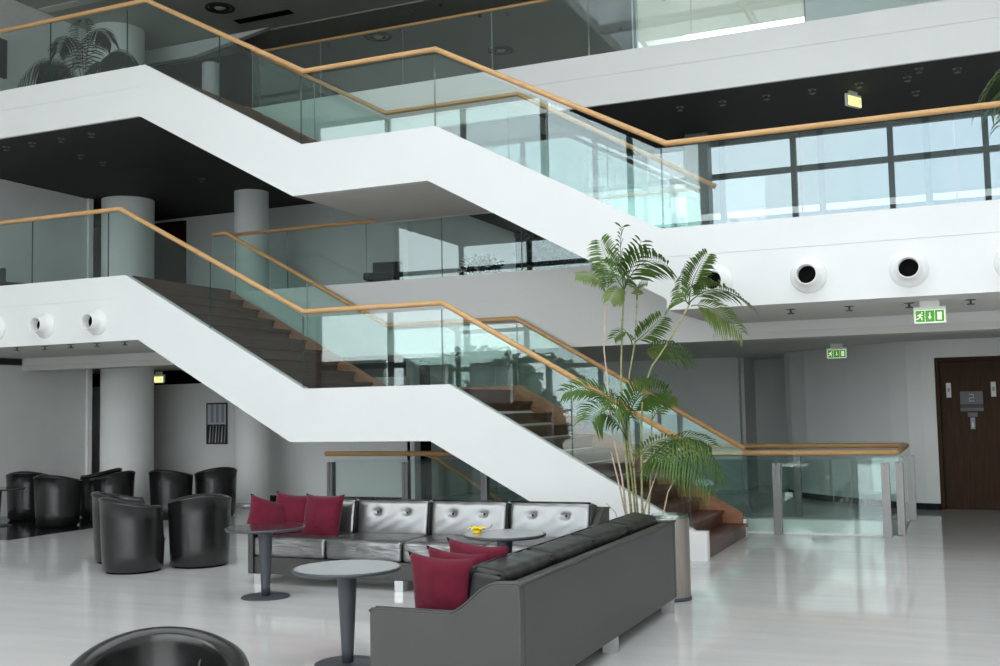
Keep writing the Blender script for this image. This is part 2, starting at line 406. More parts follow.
# windows --------------------------------------------------------------
def window(n, x0, x1, y, z0, z1, mull, trans, mw=.09, matf='mullion', pane='solar_glass', solid=()):
    mb = MB()
    for x in [x0, x1] + list(mull): mb.box(x-mw/2, x+mw/2, y-.06, y+.06, z0, z1)
    for z in [z0+mw/2, z1-mw/2] + list(trans): mb.box(x0, x1, y-.05, y+.05, z-mw/2, z+mw/2)
    f = struct(mb.build('window_%d' % n, matf))
    MB().box(x0, x1, y-.006, y+.006, z0, z1).build('pane', pane, f)
    return f
window(1, -5.9, XR, 17.25, Z1, 5.97, [-4.78, -2.38, -.94, .38, 2.0, 4.0], [5.38], .085)
window(2, -13.2, -5.8, 24, Z1, 5.97, [-11.6, -11.0, -9.6, -8.1], [5.05], .12, 'grey_mullion')
mb = MB()
for y in (17.3, 18.9, 20.6, 22.3, 23.95): mb.box(-5.86, -5.78, y-.05, y+.05, Z1, 5.97)
f = struct(mb.build('window_3', 'grey_mullion')); MB().box(-5.826, -5.814, 17.3, 24, Z1, 5.97).build('pane', 'solar_glass', f)
# slanted window on the upper floor; its bright pane also stands in for lit ceiling
window(4, -4.95, -2.13, 17.5, 6.73, 9.3, [], [], .05, 'grey_mullion', 'window_glass')
struct(MB().prism([(-6.1, 21.4), (-5.0, 17.45), (-4.92, 17.45), (-6.0, 21.4)], 6.72, 9.3, 'z').build('wall_upper_slant', 'pale_wall'))
struct(MB().box(-6.1, -6.0, 21.3, 25, 6.7, 9.3).build('wall_upper_side', 'pale_wall'))
struct(MB().box(-2.13, XR, 17.42, 17.6, 6.7, 9.32).build('wall_upper_right', 'grey_wall'))
struct(MB().box(-1.08, 2.2, 17.36, 17.42, 8.02, 8.5).build('trim_upper_right', 'dark_ceiling'))
# great window behind the viewer
mul = [-18.7+2.57*i for i in range(1, 10)]
window(5, -18.7, XR, YF, 0, 10.9, mul, [3.1, 6.6], .16, 'grey_mullion', 'window_glass')

# columns ----------------------------------------------------------------
def column(x, y, r, z0, z1, label, base=True):
    c = tag(MB().lathe([(r, z0), (r, z1)], (x, y, 0), 40).build('column', 'pale_wall'), label, 'column')
    if base: MB().lathe([(r+.012, z0), (r+.012, z0+.05), (r, z0+.05)], (x, y, 0), 40).build('base_ring', 'chrome', c)
    return c
column(-15.13, 16.5, .50, 0, 2.66, 'thick grey round column on the ground floor behind the leftmost armchairs')
column(-12.54, 17.0, .325, 0, 2.66, 'slim round column on the ground floor beside the small framed picture')
column(-15.13, 16.5, .50, 3.715, 5.975, 'thick grey round column on the first floor behind the glass railing', False)
column(-12.54, 17.0, .325, 3.715, 5.975, 'slim round column on the first floor rising behind the stair flight', False)
column(-15.13, 16.2, .50, 6.72, 9.325, 'thick grey round column on the top floor behind the dark palm', False)
column(-14.1, 17.75, .18, 6.72, 8.95, 'slim pale round column on the top floor under the white bulkhead', False)
tag(MB().box(-3.95, -3.6, 16.6, 16.9, Z1, 5.975).build('pillar', 'grey_mullion'), 'dark steel pillar standing in front of the first floor windows', 'pillar')
tag(MB().box(-7.05, -6.82, 21.4, 21.6, Z1, 5.975).build('pillar', 'grey_mullion'), 'slim grey pillar by the far first floor window seen under the upper stair', 'pillar')

# ================================================================== STAIRCASES
def stair(name, label, top, bot, steps, ztop_floor):
    """top/bot: outline polylines (x,z) of the white front stringer"""
    root = thing(name, label, 'staircase', (0, 0, 0))
    poly = top + bot[::-1]
    MB().prism(poly, Y0, Y0+.12, 'y').build('front_stringer', 'white_paint', root)
    return root
def flight(root, xa, za, going, rise, n, yl, yr):
    """n steps descending to +x, from edge (xa,za); step k riser face at xa+going*k"""
    for k in range(n):
        x1 = xa + going*(k+1); zt = za - rise*(k+1)
        mb = MB().box(x1-going-.05, x1, yl, yr, zt-.04, zt).box(x1-.055, x1-.03, yl, yr, zt-rise, zt-.04)
        mb.build('step', 'step_wood', root)
ya, yb = Y0+.12, YB-.04
# lower staircase
low_top = [(-10.93, 3.71), (-7.94, 2.02), (-5.84, 2.02), (-2.86, .315), (-2.72, .315)]
low_bot = [(-10.93, 2.78), (-10.70, 2.78), (-8.16, 1.33), (-6.11, 1.33), (-3.68, 0), (-2.72, 0)]
lo = stair('staircase', 'lower white staircase with dark wood steps descending to the lounge floor', low_top, low_bot, None, None)
MB().prism([(-10.95, 3.66), (-7.94, 1.97), (-5.84, 1.97), (-2.90, .22), (-2.74, .22), (-2.74, 0), (-3.68, 0), (-6.11, 1.33), (-8.16, 1.33), (-10.70, 2.78)], YB-.02, YB+.06, 'y').build('rear_stringer', 'white_paint', lo)
MB().prism([(-10.97, 3.735), (-7.94, 2.035), (-5.84, 2.035), (-2.78, .30), (-2.78, .02), (-3.6, .1), (-6.0, 1.5), (-8.1, 1.5), (-10.97, 3.0)], YB-.045, YB-.02, 'y').build('side_panel', 'skirt_wood', lo)
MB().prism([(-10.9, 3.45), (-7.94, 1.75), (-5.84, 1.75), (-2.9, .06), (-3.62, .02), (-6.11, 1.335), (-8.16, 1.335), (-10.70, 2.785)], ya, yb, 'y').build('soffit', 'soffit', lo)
MB().box(-7.96, -5.98, ya, yb, 1.93, 1.975).box(-6.0, -5.975, ya, yb, 1.8, 1.93).build('landing', 'step_wood', lo)
g, r_ = 2.95/10, (3.705-1.975)/10
flight(lo, -10.93, 3.705, g, r_, 9, ya, yb)
flight(lo, -5.98, 1.975, 3.26/11, 1.975/12, 11, ya, yb)
MB().box(-11.0, -10.90, ya, yb, 3.66, 3.712).box(-10.93, -10.905, ya, yb, 3.5, 3.66).build('landing', 'step_wood', lo)
# upper staircase
up_top = [(-10.69, 6.715), (-10.59, 6.715), (-7.96, 5.25), (-5.97, 5.25), (-3.13, 3.71), (-3.09, 3.71)]
up_bot = [(-10.69, 5.98), (-8.10, 4.57), (-6.09, 4.57), (-3.13, 2.93), (-3.09, 2.90)]
up = stair('staircase', 'upper white staircase crossing from the top gallery down to the middle one', up_top, up_bot, None, None)
MB().prism([(-10.59, 6.66), (-7.96, 5.2), (-5.97, 5.2), (-3.13, 3.66), (-3.13, 2.93), (-6.09, 4.57), (-8.10, 4.57), (-10.69, 5.98)], YB-.02, YB+.06, 'y').build('rear_stringer', 'white_paint', up)
MB().prism([(-10.6, 6.72), (-7.96, 5.265), (-5.97, 5.265), (-3.13, 3.72), (-3.13, 3.3), (-5.97, 4.8), (-7.96, 4.8), (-10.6, 6.2)], YB-.045, YB-.02, 'y').build('side_panel', 'skirt_wood', up)
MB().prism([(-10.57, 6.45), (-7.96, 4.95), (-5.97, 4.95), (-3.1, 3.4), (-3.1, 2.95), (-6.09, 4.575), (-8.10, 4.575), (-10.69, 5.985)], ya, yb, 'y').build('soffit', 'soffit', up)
MB().box(-7.98, -6.05, ya, yb, 5.16, 5.205).build('landing', 'step_wood', up)
flight(up, -10.57, 6.71, 2.62/9, (6.71-5.205)/9, 8, ya, yb)
flight(up, -6.05, 5.205, 2.92/9, (5.205-3.71)/9, 8, ya, yb)

# ================================================================== GLASS BALUSTRADES
def base_z(path, x):
    for (xa, za), (xb, zb) in zip(path[:-1], path[1:]):
        if xa <= x <= xb: return za + (zb-za)*(x-xa)/(xb-xa)
    return path[-1][1] if x > path[-1][0] else path[0][1]
def balustrade(label, path, joints, y, group=None, h=.93, railh=.965, rail_path=None, x_ends=None, th=.014, rr=.034, off=-.04, edge='glass_edge'):
    """path: bottom line (x,z) left to right, joints: x of the panel joints"""
    root = thing('glass_balustrade', label, 'railing', (0, 0, 0), 0, group)
    xs = sorted(set([path[0][0]] + list(joints) + [path[-1][0]]))
    for a, b in zip(xs[:-1], xs[1:]):
        a2, b2 = a+.006, b-.006
        mid = [p[0] for p in path if a2 < p[0] < b2]
        X = [a2] + mid + [b2]
        bot = [(x, base_z(path, x)+off) for x in X]; tp = [(x, base_z(path, x)+h) for x in X]
        MB().prism(bot + tp[::-1], y, y+th, 'y', 0, 1).build('glass_panel', ['rail_glass', edge], root)
    rp = rail_path or [(x, z+railh) for x, z in path]
    MB().tube([(x, y+th/2, z) for x, z in rp], rr, 12).build('handrail', 'rail_wood', root)
    return root
# lower staircase front, with the gallery left of it
balustrade('front glass railing with timber handrail along the lower staircase and first floor gallery',
           [(-15.6, 3.71), (-10.95, 3.71), (-7.94, 2.02), (-5.84, 2.02), (-2.9, .34)], [-14.2, -12.75, -11.28, -9.47, -7.97, -5.94, -4.27], Y0+.03,
           rail_path=[(-15.6, 4.68), (-11.06, 4.68), (-7.96, 3.03), (-5.93, 3.03), (-2.86, 1.25)])
# lower staircase rear
rb = balustrade('rear glass railing with timber handrail on the far side of the lower staircase',
           [(-11.3, 3.70), (-10.95, 3.70), (-7.94, 2.0), (-5.84, 2.0), (-2.76, .24)], [-9.47, -8.05, -5.92, -4.3], YB,
           rail_path=[(-11.3, 4.665), (-11.03, 4.665), (-8.04, 3.0), (-5.93, 3.0), (-2.74, 1.13)], edge='glass_edge_pale')
# upper staircase front with both galleries
balustrade('front glass railing with timber handrail down the upper staircase and along the right gallery',
           [(-15.6, 6.715), (-10.59, 6.715), (-7.96, 5.25), (-5.97, 5.25), (-3.15, 3.71), (XR, 3.71)],
           [-13.9, -12.43, -10.95, -9.31, -7.98, -5.99, -4.49, -3.11, -1.57, -.03, 1.5, 3.0, 4.5, 6], Y0+.03,
           rail_path=[(-15.6, 7.67), (-10.6, 7.67), (-7.93, 6.24), (-5.97, 6.24), (-3.05, 4.69), (XR, 4.69)])
balustrade('rear glass railing with timber handrail on the far side of the upper staircase',
           [(-10.5, 6.67), (-7.96, 5.22), (-5.97, 5.22), (-3.2, 3.70)], [-9.31, -7.98, -5.99, -4.5], YB,
           rail_path=[(-10.5, 7.63), (-8.02, 6.27), (-5.83, 6.27), (-3.0, 4.62)], edge='glass_edge_pale')
# rear galleries
balustrade('glass railing with timber handrail along the rear edge of the first floor gallery',
           [(-11.0, 3.70), (-3.25, 3.70)], [-9.97, -8.51, -7.2, -5.9, -4.6], Y1+.06, rr=.028)
balustrade('glass railing with thin timber handrail along the rear top floor gallery',
           [(-10.5, 6.72), (XR, 6.72)], [-9.32, -7.82, -6.31, -4.79, -3.3, -1.8, -.3, 1.2], Y1+.06, rr=.022, edge='glass_edge_pale', railh=.95)

# railing around the basement stair well --------------------------------
well = thing('glass_balustrade', 'ground floor glass railing with steel posts and timber handrail around the basement stair well', 'railing', (0, 0, 0))
WYA, WYB = 14.57, 16.82
for a, b in ((-9.2, -7.92), (-7.90, -6.6), (-6.58, -5.1), (-5.08, -3.75), (-3.73, -2.40), (-2.36, -1.05)):
    MB().box(a, b, WYA, WYA+.014, .03, .97).build('glass_panel', ['rail_glass'], well)
for a, b in ((-7.6, -5.9), (-5.88, -4.2), (-4.18, -2.47), (-2.43, -.95)):
    MB().box(a, b, WYB, WYB+.014, .03, .97).build('glass_panel', ['rail_glass'], well)
MB().box(-.887, -.873, 14.9, 16.5, .03, .97).build('glass_panel', ['rail_glass'], well)
def post(x, y, wx=.05, wy=.10): MB().box(x-wx, x-.008, y-wy/2, y+wy/2, 0, .93).box(x+.008, x+wx, y-wy/2, y+wy/2, 0, .93).box(x-.008, x+.008, y-wy/2+.01, y+wy/2-.01, 0, .9).build('post', 'steel', well)
for x in (-9.23, -7.9, -6.59, -5.09, -3.74, -2.38, -1.03): post(x, WYA-.03)
post(-.88, 14.82, .045, .09); post(-.83, 16.6, .05, .09); post(-2.45, WYB+.03); post(-4.19, WYB+.03); post(-5.89, WYB+.03)
MB().tube([(-9.35, WYA, 1.06), (-2.6, WYA, 1.06), (-.98, WYA, 1.065), (-.91, WYA+.03, 1.065), (-.88, WYA+.1, 1.065), (-.88, 15.6, 1.065), (-.88, 16.7, 1.065), (-.90, 16.79, 1.065), (-.97, WYB, 1.065), (-7.6, WYB, 1.065)], .038, 12).build('handrail', 'rail_wood', well)
MB().box(-9.0, -1.0, WYA+.03, WYA+.13, 0, .19).build('curb', 'white_metal', well)
# stair down into the well
bs = thing('basement_staircase', 'dark staircase with slanting timber handrail descending below the floor behind the lower stair', 'staircase', (0, 0, 0))
for k in range(14):
    MB().box(WX0+.01+.28*k, WX0+.33+.28*k, WY0+.02, WY1-.02, -.17*(k+1)-.04, -.17*(k+1)).build('step', 'grey_stone', bs)
MB().tube([(-7.95, 15.2, 1.03), (-7.7, 15.2, .95), (-3.9, 15.2, -1.35)], .03, 10).build('handrail', 'rail_wood', bs)
for a, b in ((-7.6, -6.4), (-6.38, -5.1)):
    MB().prism([(a, .9-(a+7.6)*.6), (b, .9-(b+7.6)*.6), (b, -.1-(b+7.6)*.6), (a, -.1-(a+7.6)*.6)], 15.2, 15.212, 'y').build('glass_panel', 'rail_glass', bs)

# ================================================================== FITTINGS
def nozzle(x, z, label):
    o = thing('air_nozzle', label, 'vent', (x, Y0, z))
    MB().lathe([(.19, 0), (.19, -.012), (.165, -.02), (.125, -.09), (.112, -.195), (.106, -.203), (.099, -.195), (.099, -.03)], (0, 0, 0), 36, 0, 'y').build('cone', 'white_metal', o)
    MB().lathe([(0, -.06), (.099, -.06)], (0, 0, 0), 24, 0, 'y').build('throat', 'void', o)  # near-black disc paints in the shade inside the nozzle
    return o
nz0 = nozzle(-13.42, 3.07, 'round white air nozzle at the left picture edge, lower left gallery front')
LB = {-12.44: 'left one of the two whole round white air nozzles under the left gallery railing',
      -11.45: 'round white air nozzle closest to where the left gallery meets the stair',
      -2.53: 'round white air nozzle partly covered by the tall palm fronds',
      -1.53: 'round white air nozzle in the gallery front, between the palm and the green sign',
      -0.52: 'round white air nozzle in the gallery front directly above the green exit sign',
      0.47: 'round white air nozzle cut by the right picture edge'}
for x, l in LB.items(): dup(nz0, (x, Y0, 3.065), 0, l)

def downlight(x, y, z, label, group):
    o = thing('downlight', label, 'ceiling light', (x, y, z), 0, group)
    MB().lathe([(.055, 0), (.055, -.006), (.04, -.008), (.035, 0)], (0, 0, 0), 20).build('ring', 'grey_mullion', o)
    MB().lathe([(.012, 0), (.012, -.04), (.04, -.045), (.04, -.055), (0, -.058)], (0, 0, 0), 16).build('lamp_disc', 'dull_steel', o)
    return o
ORD = ['first', 'second', 'third', 'fourth', 'fifth', 'sixth', 'seventh', 'eighth', 'ninth']
rows = [
    ('small ceiling spotlight under the right gallery edge', 'spotlights under the right gallery', [(-1.84, 12.63), (-1.2, 12.63), (-.57, 12.63), (.05, 12.63)], 2.78),
    ('small ceiling spotlight under the left gallery edge', 'spotlights under the left gallery', [(-13.14, 12.0), (-12.64, 12.05), (-12.12, 12.05), (-11.62, 12.05), (-11.1, 12.05)], 2.78),
    ('small spotlight in the dark ceiling over the right gallery', 'spotlights in the dark ceiling on the right', [(-3.63, 15.03), (-3.02, 15.03), (-2.41, 15.03), (-1.79, 15.03), (-1.18, 15.03), (-.57, 15.03), (-.41, 14.7), (.04, 14.93), (-.5, 15.8)], 5.98),
    ('small spotlight in the dark ceiling over the left gallery', 'spotlights in the dark ceiling on the left', [(-13.75, 12.3), (-13.2, 12.3), (-12.6, 12.3), (-13.15, 13.25), (-12.0, 12.3), (-13.2, 13.8), (-12.6, 15.6)], 5.98),
    ('tiny spotlight in the high ceiling beyond the top railing', 'spotlights in the high ceiling', [(-11.8, 18.65), (-9.98, 18.56), (-9.4, 17.8), (-8.76, 17.7), (-8.32, 18.53), (-7.8, 18.7), (-6.11, 20.44), (-4.92, 19.31)], 9.3)]
d0 = None
for lab, grp, pts, z in rows:
    for i, (x, y) in enumerate(pts):
        l = '%s, %s from the left' % (lab, ORD[i])
        if d0 is None: d0 = downlight(x, y, z, l, grp); continue
        d = dup(d0, (x, y, z), None, l); d['group'] = grp
def diffuser(x, y, z, label):
    o = thing('ceiling_diffuser', label, 'vent', (x, y, z))
    for r in (.28, .19): MB().lathe([(r, 0), (r, -.02), (r-.05, -.03), (r-.06, 0)], (0, 0, 0), 28).build('ring', 'dark_ceiling', o)
    MB().lathe([(.09, 0), (.09, -.025), (0, -.03)], (0, 0, 0), 20).build('centre_disc', 'lamp_white', o)
diffuser(-10.67, 18.7, 9.3, 'round ringed air diffuser in the top ceiling left of the landing corner')
diffuser(-8.78, 20.6, 9.3, 'round ringed air diffuser in the top ceiling just above the white fascia')
diffuser(-12.58, 16.1, 9.33, 'dark round air diffuser in the top ceiling left of the long slot')
tag(MB().box(-12.75, -11.5, 16.75, 16.93, 9.31, 9.332).build('slot_vent', 'void'), 'long dark slot vent in the top floor ceiling', 'vent')
tag(MB().box(-15.6, -13.7, 14.65, 14.85, 9.31, 9.332).build('light_strip', 'lamp_white'), 'long pale ceiling strip in the top left corner', 'ceiling light')
tag(MB().box(XW, XW+.05, 12.9, 13.95, 7.8, 8.5).build('wall_panel', 'void'), 'black wall panel at the top left picture edge', 'panel')

def exit_sign(loc, w_, h_, label, rz=0, bright='sign_green', pict=True, bg='sign_white', hang=.10):
    o = thing('exit_sign', label, 'exit sign', loc, rz)
    MB().box(-w_/2-.012, w_/2+.012, -.02, .03, -h_-.008, .035).box(-w_/3, w_/3, -.005, .015, .035, hang).build('housing', 'white_metal', o)
    MB().box(-w_/2, w_/2, -.028, -.02, -h_, -.0).build('face', bg, o)
    mb = MB(); y = -.034
    e = w_*.015
    t = (w_-2*e)/3
    for k in range(3): mb.box(-w_/2+e+k*t+.0025, -w_/2+e+(k+1)*t-.0025, y, y+.006, -h_+e*1.5, -e*1.5)
    mb.build('panel', bright, o)
    if pict:
        mb = MB(); y = -.039; cx = -w_/2+e+t*.5; s = h_*.8; zc = -h_/2
        P = lambda pts: mb.prism([(cx+a*s, zc+b*s) for a, b in pts], y, y+.005, 'y')
        P([(.12, .30), (.22, .30), (.22, .42), (.12, .42)])                      # head
        P([(-.08, .22), (.10, .26), (.06, -.02), (-.10, -.06)])                  # body
        P([(.06, .22), (.28, .10), (.25, .04), (.04, .14)])                      # arm
        P([(-.08, .20), (-.30, .06), (-.26, .0), (-.06, .10)])
        P([(.05, .0), (.20, -.16), (.18, -.40), (.10, -.38), (.10, -.18), (-.04, -.06)])
        P([(-.06, -.04), (-.22, -.20), (-.42, -.24), (-.40, -.32), (-.16, -.28), (.02, -.08)])
        cx = 0
        P([(-.05, .34), (.05, .34), (.05, -.05), (.17, -.05), (0, -.34), (-.17, -.05), (-.05, -.05)])
        cx = w_/2-e-t*.5
        P([(-.20, .38), (.20, .38), (.20, -.38), (-.20, -.38)])
        mb.build('pictogram', 'sign_white', o)
    return o
exit_sign((-.36, 12.5, 2.68), .30, .135, 'green exit sign with running figure, arrow and door under the right gallery')
exit_sign((-1.95, 18.2, 2.56), .29, .135, 'small lit green exit sign in front of the grey wall left of the wooden door', 0)
exit_sign((-15.05, 17.3, 2.50), .26, .12, 'yellow glowing exit sign on the ground floor left of the framed picture', 0, 'sign_yellow', True, 'sign_white')
exit_sign((-13.75, 18.3, 5.70), .12, .09, 'pale exit sign on the first floor left of the slim column', 0, 'sign_yellow', False)
o = exit_sign((-1.29, 15.38, 5.90), .28, .13, 'edge-on glowing exit sign with arrow hanging from the dark ceiling', math.radians(60), 'sign_yellow', True, 'sign_yellow')
# framed picture on the ground floor wall
o = thing('framed_picture', 'tall black-framed monochrome picture on the wall between the two round columns', 'picture', (-14.13, 17.98, 1.53))
MB().box(-.26, .26, -.02, 0, -.42, -.39).box(-.26, .26, -.02, 0, .39, .42).box(-.26, -.235, -.02, 0, -.4, .4).box(.235, .26, -.02, 0, -.4, .4).build('frame', 'print_dark', o)
mb = MB().box(-.235, .235, -.01, -.002, -.39, .39, 0)
for k, x in enumerate((-.15, -.02, .11)): mb.box(x, x+.07, -.013, -.009, .02, .39, 1)
mb.box(-.235, .235, -.014, -.009, -.39, -.02, 2)
for k in range(6):
    x = -.2+.075*k; mb.prism([(x, -.39), (x+.03, -.39), (x+.05, -.05+.03*(k % 2)), (x+.035, -.05+.03*(k % 2))], -.018, -.013, 'y', 1 if k % 2 else 0)
mb.build('print', ['paper', 'print_grey', 'print_dark'], o)
# door plate
o = thing('door_plate', 'grey room sign with the numeral 2 fixed on the wooden door', 'sign', (.015, 18.50, 1.55))
MB().box(-.165, .165, -.015, 0, -.02, .29).build('plate', 'plate_grey', o)
MB().box(-.165, .165, -.02, -.014, .03, .09).build('band', 'print_dark', o)
mb = MB()
for a, b, c, e in ((-.035, .035, .235, .25), (.022, .035, .19, .24), (-.035, .035, .18, .195), (-.035, -.022, .14, .185), (-.035, .035, .13, .145)): mb.box(a, b, -.02, -.014, c, e)
mb.build('numeral', 'print_grey', o)
o = thing('door_notice', 'small pale notice with a hanging tag below the room sign', 'notice', (.02, 18.50, 1.40))
MB().box(-.07, .07, -.012, 0, .04, .11).build('notice', 'plate_grey', o)
MB().box(-.035, .03, -.016, -.002, -.15, .03).box(-.012, .008, -.02, -.014, -.12, -.05, 1).build('handle_tag', ['print_grey', 'lamp_white'], o)

# ================================================================== SOFAS
def sofa(label, L_, loc, rz, face, seatm, topm):
    o = thing('sofa', label, 'sofa', loc, rz); D = .96; A = .06
    MB().box(A, L_-A, D-.10, D, .10, .73).build('back_frame', 'grey_leather', o, bevel=.012)
    prof = [(0, .10), (0, .535), (.02, .55)] + [(.50+.32*t, .55+.18*(3*t*t-2*t**3)) for t in [i/10 for i in range(11)]] + [(D-.02, .735), (D, .72), (D, .10)]
    for x in (0, L_-A):
        a = MB().prism(prof, x, x+A, 'x').build('arm', 'grey_leather', o, bevel=.01)
        for xx in (x+.004, x+A-.004):
            MB().tube([(xx, y, z+.002) for y, z in prof[1:-1]], .008, 6).build('piping', 'grey_leather', a)
    MB().box(A, L_-A, .03, D-.1, .10, .27).build('base', 'grey_leather', o, bevel=.01)
    MB().tube([(.0, D, .735), (L_, D, .735)], .011, 6).build('piping', 'grey_leather', o)
    n = 4; wd = (L_-2*A)/n
    for k in range(n):
        cx = A+wd*(k+.5)
        cushion(wd-.012, .80, .19, .035, (0, .0, .012), 16, wrinkle=.003, seed=k).build('seat_cushion', seatm, o, (cx, .405, .372))
        dm = [(-wd*.2, .055), (wd*.2, .055)]
        c = cushion(wd-.02, .21, .38, .045, (0, .02, .0), 22, dimples=dm, wrinkle=.0016, seed=10+k).build('back_cushion', [face], o, (cx, .70, .612))
        c.rotation_euler.x = math.radians(-9)
        for dx, dz in dm:
            MB().lathe([(0, -.007), (.010, -.005), (.014, 0), (.010, .004), (0, .005)], (dx, -.100, dz), 12, 0, 'y').build('button', 'gloss_leather', c)
        for sx in (-1, 1):
            MB().tube([(sx*(wd/2-.02), -.098, -.16), (sx*(wd/2-.02), -.10, .155), (sx*(wd/2-.02), .085, .17)], .009, 6).build('piping', 'gloss_leather', c)
        MB().tube([(-(wd/2-.02), -.088, .182), (wd/2-.02, -.088, .182)], .009, 6).build('piping', 'gloss_leather', c)
    for x in (.12, L_*.49, L_-.14):
        for y in (.055, D-.05): MB().box(x-.045, x+.045, y-.045, y+.045, 0, .102).build('foot', 'chrome', o)
    return o
sofa('silvery black leather sofa facing the viewer with buttoned back cushions', 3.52, (-6.76, 9.08, 0), 0, 'pewter_leather', 'crumpled_leather', 'gloss_leather')
sofa('long grey leather sofa in the right foreground seen from behind with curved arm', 3.42, (-3.29, 9.00, 0), -math.pi/2, 'gloss_leather', 'black_leather', 'gloss_leather')

def throw(loc, rot, label, s=.45, seed=0, group=None):
    p = tag(pillow(s*1.06, .19, seed).build('throw_pillow', 'maroon_velvet'), label, 'pillow', group)
    p.location = loc; p.rotation_euler = rot; return p
R_ = math.radians
throw((-6.09, 9.42, .64), (R_(-14), 0, R_(-4)), 'maroon velvet pillow standing squarely on the far sofa, rightmost of its three', .46, 1)
throw((-6.50, 9.50, .65), (R_(-18), R_(6), R_(12)), 'maroon velvet pillow on the far sofa, wedged in the middle of its three', .44, 2)
throw((-6.66, 9.28, .63), (R_(-25), R_(18), R_(48)), 'maroon velvet pillow leaning into the far sofa arm, leftmost of its three', .42, 3)
throw((-2.91, 5.82, .62), (R_(10), R_(2), R_(-4)), 'maroon velvet pillow against the near sofa arm, frontmost of the three', .45, 4)
throw((-2.90, 6.02, .635), (R_(14), R_(3), R_(-10)), 'maroon velvet pillow on the near sofa, middle of the stacked three', .44, 5)
throw((-2.86, 6.24, .65), (R_(16), R_(3), R_(-14)), 'maroon velvet pillow on the near sofa, rearmost of the stacked three', .46, 6)

# ================================================================== TABLES
def table(x, y, label, topm, r=.372, h=.65):
    o = thing('pedestal_table', label, 'table', (x, y, 0))
    MB().lathe([(0, h-.028), (r-.02, h-.028), (r-.005, h-.02), (r, h-.008), (r-.008, h-.001), (r-.02, h-.0005)], (0, 0, 0), 64).build('table_edge', 'slate_metal', o)
    MB().lathe([(0, h), (r-.018, h), (r-.018, h-.006)], (0, 0, 0), 64, smooth=False).build('table_top', topm, o)
    MB().lathe([(0, .012), (.038, .014), (.042, .1), (.068, h-.05), (.075, h-.03), (0, h-.028)], (0, 0, 0), 32).build('stem', 'slate_metal', o)
    MB().lathe([(0, 0), (.225, 0), (.225, .008), (.21, .014), (0, .018)], (0, 0, 0), 48).build('foot_plate', 'slate_metal', o)
    return o
table(-6.11, 8.48, 'round pedestal table with dark glossy top left of the far sofa', 'black_gloss')
table(-3.95, 6.41, 'round pedestal table with pale grey top in the foreground centre', 'pale_top')
table(-3.68, 8.50, 'round pedestal table carrying the yellow flower, between the two sofas', 'pale_top', .355)
table(-14.35, 12.75, 'low dark round table at the left picture edge among armchairs', 'black_gloss', .42, .60)
# yellow flower
o = thing('cut_flower', 'yellow flower lying on the round table between the sofas', 'flower', (-3.92, 8.47, .65))
for k in range(6):
    a = k*1.05+.3; mb = MB(); L_ = .085; u = V((math.cos(a), math.sin(a), 0)); s = V((-u.y, u.x, 0))
    pts = []
    for t, w2, z in ((0, .008, .02), (.35, .024, .035), (.7, .022, .05), (1, .002, .035)):
        c = u*(L_*t) + V((0, 0, z)); pts += [c-s*w2, c+V((0, 0, .004)), c+s*w2]
    fs = []
    for i in range(3):
        for j in range(2): fs.append((i*3+j, i*3+j+1, i*3+j+4, i*3+j+3))
    mb.add(pts, fs, 0, True).build('petal', 'yellow_petal', o)
MB().tube([(0, 0, .022), (.05, .02, .03), (.12, .0, .05), (.15, -.02, .08)], .005, 6).build('flower_stem', 'cane', o)
MB().lathe([(0, .0), (.035, 0), (.04, .015), (.02, .03), (0, .032)], (0, 0, 0), 14).build('flower_heart', 'yellow_petal', o)

# ================================================================== ARMCHAIRS
def armchair(label, loc, rz, group=None):
    """barrel chair, opening towards local +x"""
    o = thing('tub_armchair', label, 'armchair', loc, rz, group)
    n = 96; mb = MB(); rows = []
    for i in range(n):
        a = 2*math.pi*i/n; d = abs((a+math.pi) % (2*math.pi)-math.pi)    # 0 at the opening
        k = min(1, max(0, (d-.62)/.30)); k = k*k*(3-2*k)
        back = min(1, max(0, (d-.9)/(math.pi-.9))); back = back*back*(3-2*back)
        h = .36 + k*(.72-.36) + k*.105*back
        ro_b, ro_t = .322, .350 + .012*back
        th = .085
        ro = lambda z: ro_b+(ro_t-ro_b)*(z/.79)
        row = [(ro_b-.02, .02), (ro_b, .035)] + [(ro(h*t), h*t) for t in (.25, .5, .75)] + [(ro(h)-.002, h-.045), (ro(h)+.006, h-.036), (ro(h)+.006, h-.022)]
        for q in range(7):
            an = math.pi*q/6; row.append((ro(h)-th/2 + (th/2+.006)*math.cos(an), h-.022 + .026*math.sin(an)))
        row += [(ro(h)-th-.004, h-.05), (ro(h)-th, .33), (0.0, .33)]
        rows.append([(r*math.cos(a), r*math.sin(a), z) for r, z in row])
    m = len(rows[0]); vs = [p for r in rows for p in r]
    fs = [(i*m+j, ((i+1) % n)*m+j, ((i+1) % n)*m+j+1, i*m+j+1) for i in range(n) for j in range(m-1)]
    mb.add(vs, fs, 0, True).build('shell', 'black_leather', o)
    c = cushion(.42, .46, .15, .05, (0, 0, .02), 10).build('seat_cushion', 'black_leather', o, (.03, 0, .385))
    MB().lathe([(0, 0), (.285, 0), (.285, .025)], (0, 0, 0), 40).build('base', 'void', o)
    # stitched seams running down the inside of the back
    for an in (2.45, -2.45):
        MB().tube([(.262*math.cos(an), .262*math.sin(an), z) for z in (.44, .6, .70)] + [(.30*math.cos(an), .30*math.sin(an), .752)], .004, 5).build('seam', 'grey_leather', o)
    return o
def facing(px, py, tx, ty): return math.atan2(ty-py, tx-px)
ch = armchair('black leather tub armchair cut by the bottom picture edge, its inside showing', (-2.79, 3.21, 0), R_(-48)); ch.scale = (.92, .92, 1.05)
